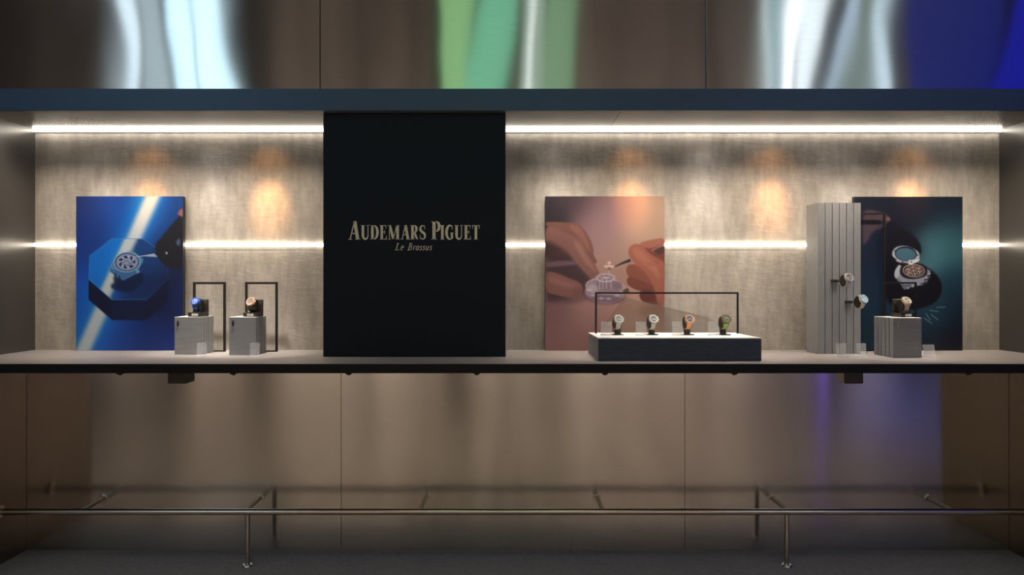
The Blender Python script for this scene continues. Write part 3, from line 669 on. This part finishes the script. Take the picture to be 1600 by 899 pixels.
    for i, (px_, rr) in enumerate(((-.0058, .0030), (.0058, .0030))):
        bm = bmesh.new(); cyl(bm, (px_, -.003, .0084), (px_, -.003, .0087), rr, 16); obj('subdial', done(bm), case, d_)
    bm = bmesh.new(); cyl(bm, (S*1.0, 0, .0035), (S*1.0+.0045, 0, .0035), .003, 12); obj('crown', done(bm), case, t)
    for sy in (-1, 1):
        bm = bmesh.new(); cyl(bm, (S*.88, sy*.009, .0035), (S*.88+.005, sy*.010, .0035), .002, 10); obj('pusher', done(bm), case, t)
    t.scale = (WS, WS, WS)
    return t
WS = 1.15
M_white = mat('ivory_white', (.8, .77, .70), .4)
M_steelw = mat('polished_steel', (.72, .70, .67), .38, .75); M_rose = mat('rose_gold', (.80, .50, .34), .35, .8); M_ygold = mat('champagne_gold', (.78, .66, .46), .35, .8)
M_bluecer = mat('blue_ceramic', (.03, .09, .36), .2, 0, .7); M_blueplt = mat('pale_blue_dial', (.10, .18, .50), .3); M_greydial = mat('grey_dial', (.14, .14, .15), .5, 0, .2)
M_silver = mat('silver_dial', (.26, .25, .25), .4, .1); M_cream = mat('cream_rubber', (.62, .57, .47), .5); M_blackw = mat('black_strap', (.02, .02, .02), .5)
M_orange = mat('tan_orange_strap', (.80, .36, .12), .5); M_green = mat('olive_green_strap', (.22, .33, .06), .5); M_bronze = mat('dark_olive_case', (.16, .16, .09), .3, .6)
M_aqua = mat('sky_blue_dial', (.16, .50, .66), .5, 0, .2); M_stand = mat('dark_bronze_stand', (.055, .048, .038), .3, .5); M_navy = mat('slate_blue_dial', (.06, .09, .18), .3); M_greendial = mat('moss_dial', (.12, .15, .07), .3)

def cushion(bm, wd):
    prism(bm, [(.0218*math.cos(R(a)), .0268*math.sin(R(a))) for a in range(0, 360, 12)], -wd/2, wd/2, 'x')
def stand(label, kind, group):
    t = thing('watch_stand', label, 'stand', (0, 0, 0), 0, group)
    if kind == 'low':
        bm = bmesh.new(); box(bm, -.026, .024, -.022, .028, .0003, .0045, .0008); obj('base', bm, M_stand, t)
        bm = bmesh.new(); box(bm, -.006, .022, .020, .027, .0046, .052, .001); obj('upright', bm, M_stand, t)
        bm = bmesh.new(); cushion(bm, .030)
        for v in bm.verts: v.co.z += .056
        box(bm, -.018, .018, .0195, .0215, .040, .056); obj('cushion', bm, M_stand, t, True)
    else:
        bm = bmesh.new(); box(bm, -.034, .034, -.030, .034, .0003, .020, .001); obj('base', bm, M_stand, t)
        bm = bmesh.new()
        pts = [(.022, .020)]+[(.034, .020)]+[(.030+.004*math.cos(R(a)), .070+.012*math.sin(R(a))) for a in range(0, 91, 15)]+[(.026, .078), (.022, .060)]
        prism(bm, pts, -.030, .034, 'x'); obj('back_plate', bm, M_stand, t)
        bm = bmesh.new(); cushion(bm, .034)
        for v in bm.verts: v.co.z += .052
        obj('cushion', bm, M_stand, t, True)
        bm = bmesh.new(); box(bm, -.014, .018, -.0312, -.0303, .004, .015); obj('label_plate', bm, M_white, t)
    t.scale = (WS, WS, WS)
    return t

ZP = ZS+.1132
row = [(964, 'cream white strap and steel case, first of the row from the black sign', M_cream, M_steelw, M_silver, None, False, True, 6),
       (1018, 'silver link bracelet and steel case, second of the row on the long podium', M_cream, M_steelw, M_greydial, None, True, True, 8),
       (1074, 'tan orange strap and rose gold case on the long podium', M_orange, M_rose, M_navy, None, False, True, 8),
       (1131, 'olive green strap and dark case on the long podium', M_green, M_bronze, M_greendial, None, False, False, 10)]
names = ['the cream strap watch', 'the silver bracelet watch', 'the orange strap watch', 'the green strap watch']
st0 = None
for i, (px, lab, sm, cm, dm, hm, lk, oc, rz) in enumerate(row):
    p = P(px+1, 500, 3.775); loc = Vector((p.x, 3.79, ZP+.0003))
    if st0 is None:
        st0 = stand('dark low watch stand under '+names[0], 'low', 'low dark watch stands'); st0.location = loc; st0.rotation_euler = (0, 0, R(rz))
    else: dup(st0, loc, R(rz), 'dark low watch stand under '+names[i])
    wt = make_watch('wristwatch with '+lab, sm, cm, dm, hm, 30, 1.0, lk, .056, oc); wt.location = loc; wt.rotation_euler = (0, 0, R(rz))
st1 = stand('dark block watch stand with the all blue watch', 'block', 'dark block watch stands'); L1 = Vector((P(309, 0, 3.95).x, 3.955, ZS+.2028)); st1.location = L1; st1.rotation_euler = (0, 0, R(-9))
wt = make_watch('all blue wristwatch on the podium nearest the blue poster', M_bluecer, M_bluecer, M_blueplt, None, 34, 1.0, True, .052); wt.location = L1; wt.rotation_euler = (0, 0, R(-9))
L2 = Vector((P(395, 0, 3.93).x, 3.935, ZS+.2028)); dup(st1, L2, R(-9), 'dark block watch stand with the black strap rose gold watch')
wt = make_watch('rose gold wristwatch with dark dial and black strap, nearest left of the black sign', M_blackw, M_rose, M_greydial, None, 34, 1.0, False, .052, False); wt.location = L2; wt.rotation_euler = (0, 0, R(-9))
L3 = Vector((P(1411, 0, 3.82).x, 3.82, ZS+.2053)); d = dup(st1, L3, R(12), 'dark block watch stand with the champagne gold watch')
wt = make_watch('champagne gold wristwatch on the podium with the brass lock', M_ygold, M_ygold, M_greydial, None, 42, 1.0, True, .052); wt.location = L3; wt.rotation_euler = (0, 0, R(12))
# pegs and watches on the column
def peg(label, px, py):
    p = P(px, py, 3.94); t = thing('watch_peg', label, 'watch holder', (p.x, 3.94, p.z), 0, 'dark watch pegs on the column')
    bm = bmesh.new(); box(bm, -.028, .004, -.008, -.0004, -.006, .006, .001); obj('wall_plate', bm, M_stand, t)
    bm = bmesh.new(); cyl(bm, (-.004, -.006, 0), (.012, -.052, 0), .004, 12); obj('arm', bm, M_stand, t)
    bm = bmesh.new(); cushion(bm, .024)
    for v in bm.verts: v.co = Matrix.Rotation(R(14), 3, 'Z') @ v.co + Vector((.014, -.056, 0))
    obj('cushion', bm, M_stand, t, True)
    t.scale = (WS, WS, WS)
    return t, p
for lab, wl, px, py, sm, cm, dm in (('dark peg on the grey column carrying the upper watch', 'steel wristwatch with dark dial, upper of the two fixed to the grey column', 1307, 439, M_steelw, M_steelw, M_greydial),
                                    ('dark peg on the grey column carrying the lower watch', 'steel wristwatch with sky blue dial, lower of the two fixed to the grey column', 1329, 472, M_cream, M_steelw, M_aqua)):
    t, p = peg(lab, px, py)
    wt = make_watch(wl, sm, cm, dm, None, 26, 1.0, sm is M_steelw, .0); wt.location = (p.x+.014*WS, 3.94-.056*WS, p.z); wt.rotation_euler = (0, 0, R(14))

# clear acrylic cards
M_acr = mat('clear_acrylic', (.85, .85, .84), .15, 0, .5, alpha=.22)
M_acrb = mat('frosted_acrylic_base', (.95, .95, .94), .3, alpha=.45)
M_txt = mat('grey_print', (.22, .21, .20), .6)
def card(label, px0, px1, py0, Y, z0, rz=0, group='clear acrylic cards'):
    a = P(px0, py0, Y); b = P(px1, py0, Y); wd = b.x-a.x; h = a.z-z0
    t = thing('acrylic_card', label, 'label card', ((a.x+b.x)/2, Y, z0), rz, group)
    bm = bmesh.new(); prism(bm, [(-.002, .006), (.002, .006), (.012, h), (.008, h)], -wd/2, wd/2, 'x'); pl = obj('plate', bm, M_acr, t)
    bm = bmesh.new(); box(bm, -wd/2-.002, wd/2+.002, -.010, .012, .0004, .0062, .0006); obj('foot', bm, M_acrb, t)
    bm = bmesh.new()
    for k_, (l0, l1) in enumerate(((.12, .75), (.12, .50), (.12, .62))):
        z = h*(.86-.13*k_); f = (z-.006)/(h-.006); y = -.002+.010*f-.0006
        prism(bm, [(-wd/2+wd*l0, z), (-wd/2+wd*l1, z), (-wd/2+wd*l1, z+.0014), (-wd/2+wd*l0, z+.0014)], y-.0003, y, 'y')
    obj('print_lines', bm, M_txt, pl)
card('small clear card before the podium nearest the blue poster', 307, 322, 536, 3.80, ZS)
card('small clear card before the podium with the rose gold watch', 390, 405, 536, 3.80, ZS)
card('small clear card at the foot of the tall column, nearer the black sign', 1307, 1323, 537, 3.80, ZS)
card('small clear card between the tall column and the podium with the brass lock', 1339, 1354, 537, 3.80, ZS)
card('small clear card right of the podium with the brass lock', 1443, 1461, 539, 3.79, ZS)
for (a, b, nm) in ((939, 956, 'the cream strap watch'), (994, 1010, 'the silver bracelet watch'), (1051, 1067, 'the orange strap watch'), (1107, 1123, 'the green strap watch')):
    card('small clear card left of '+nm, a, b, 503, 3.76, ZP)

# ------------------------------------------------------------------ under the shelf
ZU = ZS-.044
k0 = None
for i, px in enumerate((188, 365, 545, 745, 945, 1147, 1512)):
    x = (px-CX)*3.5/F
    lab = ['leftmost small black clip under the shelf edge, before the first box', 'small black clip under the shelf below the second podium', 'small black clip under the shelf below the left part of the black sign', 'small black clip under the shelf below the right part of the black sign',
           'small black clip under the shelf below the left end of the long podium', 'small black clip under the shelf below the right end of the long podium', 'rightmost small black clip under the shelf edge'][i]
    if k0 is None:
        bm = bmesh.new(); box(bm, -.014, .014, -.012, .012, -.012, -.0002, .002); cyl(bm, (0, 0, -.012), (0, 0, -.016), .007, 12)
        k0 = tag(obj('shelf_clip', bm, M_black), lab, 'clip', 'small black clips under the shelf'); o = k0
    else: o = k0.copy(); COL.objects.link(o); o['label'] = lab
    o.location = (x, 3.5, ZU)
M_box = mat('dark_grey_box', (.05, .045, .04), .5)
for px0, px1, lab in ((262, 291, 'dark grey box fixed under the shelf below the blue poster'), (1321, 1349, 'dark grey box fixed under the shelf below the tall column')):
    Y = 3.6; x0 = (px0-CX)*Y/F; x1 = (px1-CX)*Y/F; zb = P(0, 600, Y).z
    t = thing('power_box', lab, 'box', ((x0+x1)/2, Y, zb), 0, 'dark boxes under the shelf'); h = (x1-x0)/2; H = ZU-zb
    bm = bmesh.new(); box(bm, -h, h, 0, .10, 0, H-.0004, .003); obj('housing', bm, M_box, t)
    bm = bmesh.new(); box(bm, -h-.004, -h-.0002, .01, .09, .002, H-.001, .001); obj('mounting_flange', bm, M_alu, t)

# ------------------------------------------------------------------ foot rail
YR = 3.91; ZR = .289; rr = .0165
t = thing('foot_rail', 'long brushed steel foot rail on posts and wall arms below the shelf', 'rail', (0, YR, 0))
bm = bmesh.new(); cyl(bm, (XL2+.012, 0, ZR), (XR2-.012, 0, ZR), rr, 24); obj('rail_tube', bm, M_steel, t, True)
for s, X in ((1, XL2), (-1, XR2)):
    bm = bmesh.new(); cyl(bm, (X+s*.0005, 0, ZR), (X+s*.012, 0, ZR), .034, 24); obj('end_flange', bm, M_steel, t, True)
for px in (387, 1229):
    X = (px-CX)*YR/F
    bm = bmesh.new(); cyl(bm, (X, 0, .008), (X, 0, ZR-rr+.003), .0125, 20); o = obj('post', bm, M_steel, t, True)
    bm = bmesh.new(); cyl(bm, (X, 0, .0004), (X, 0, .008), .030, 24, .026); obj('foot_flange', bm, M_steel, o, True)
for px in (160, 405, 663, 934, 1208, 1452):
    X = (px-CX)*YW/F
    bm = bmesh.new(); cyl(bm, (X, rr-.004, ZR), (X, YW-YR-.008, ZR), .0105, 16); o = obj('wall_arm', bm, M_steeld, t, True)
    bm = bmesh.new(); cyl(bm, (X, YW-YR-.008, ZR), (X, YW-YR-.0005, ZR), .026, 24); obj('wall_flange', bm, M_steel, o, True)

# ------------------------------------------------------------------ lit curtains on the far wall (seen mirrored in the brushed metal)
YO = -3.1; DT = 2*YU-YO
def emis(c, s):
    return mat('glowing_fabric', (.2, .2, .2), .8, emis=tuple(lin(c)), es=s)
def curtain(label, folds, z0=3.0, z1=6.6):
    X = sum((f[0]+f[1])/2 for f in folds)/len(folds); t = thing('light_curtain', label, 'lit curtain', ((X-CX)*DT/F, YO, z0), 0, 'lit curtains on the far wall')
    ox = (X-CX)*DT/F
    for n_, (a0, a1, b0, b1, col, s, wob) in enumerate(folds):
        bm = bmesh.new(); rows = []
        N = 36
        for i in range(N+1):
            z = z0+(z1-z0)*i/N; py = CY-(z-CAMZ)*F/DT; f = py/140.0     # 0 at the picture's top, 1 at the header
            wv = wob*math.sin(f*2.2+n_*1.7)
            l_ = a0+(b0-a0)*f+wv; r_ = a1+(b1-a1)*f+wv*.8
            l_, r_ = (l_-CX)*DT/F-ox, (r_-CX)*DT/F-ox
            M_ = 6; rows.append([bm.verts.new((l_+(r_-l_)*j/M_, .03*math.sin(math.pi*j/M_), z-z0)) for j in range(M_+1)])
        for i in range(N):
            for j in range(6): bm.faces.new((rows[i][j], rows[i][j+1], rows[i+1][j+1], rows[i+1][j]))
        r2_ = bmesh.ops.solidify(bm, geom=bm.faces[:], thickness=.01)
        obj('fold', bm, emis(col, s), t)
    return t
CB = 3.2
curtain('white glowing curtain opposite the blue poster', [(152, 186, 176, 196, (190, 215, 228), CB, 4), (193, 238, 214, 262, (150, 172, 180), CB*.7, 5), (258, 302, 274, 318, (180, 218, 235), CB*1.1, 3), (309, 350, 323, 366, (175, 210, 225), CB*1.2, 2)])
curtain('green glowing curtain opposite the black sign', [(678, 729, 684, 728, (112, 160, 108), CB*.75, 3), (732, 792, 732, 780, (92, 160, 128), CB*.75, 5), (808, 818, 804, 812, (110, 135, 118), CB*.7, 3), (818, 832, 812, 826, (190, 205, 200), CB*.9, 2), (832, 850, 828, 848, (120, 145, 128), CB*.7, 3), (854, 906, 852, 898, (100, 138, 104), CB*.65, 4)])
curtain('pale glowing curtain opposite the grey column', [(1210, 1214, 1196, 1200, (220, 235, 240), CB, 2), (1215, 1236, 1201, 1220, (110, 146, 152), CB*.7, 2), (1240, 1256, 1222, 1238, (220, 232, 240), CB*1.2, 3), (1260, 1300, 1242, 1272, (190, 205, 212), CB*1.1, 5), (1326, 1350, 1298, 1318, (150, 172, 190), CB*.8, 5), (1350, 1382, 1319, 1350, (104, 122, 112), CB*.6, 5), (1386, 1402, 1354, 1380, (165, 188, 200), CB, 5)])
curtain('deep blue glowing curtain opposite the right end', [(1420, 1550, 1412, 1525, (18, 36, 122), CB*.38, 5), (1575, 1760, 1535, 1720, (4, 16, 140), CB*.6, 5), (1780, 1990, 1750, 1960, (6, 30, 150), CB, 5)])  # outermost fold is added beyond the mirrored view, as blue light on the right
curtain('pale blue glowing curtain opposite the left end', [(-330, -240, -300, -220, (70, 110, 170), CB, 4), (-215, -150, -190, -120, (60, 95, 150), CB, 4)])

t = thing('light_tube', 'slim violet light tube on the far wall', 'light tube', ((1272-CX)*11.38/F, -3.0, .0))
bm = bmesh.new(); cyl(bm, (0, 0, -.05), (0, 0, 3.0), .05, 12); obj('tube', bm, mat('violet_glow', (.1, .1, .1), .5, emis=(.16, .06, .8), es=1.6), t)
bm = bmesh.new(); cyl(bm, (0, 0, -.0999), (0, 0, -.0501), .09, 16); obj('base', bm, M_black, t)
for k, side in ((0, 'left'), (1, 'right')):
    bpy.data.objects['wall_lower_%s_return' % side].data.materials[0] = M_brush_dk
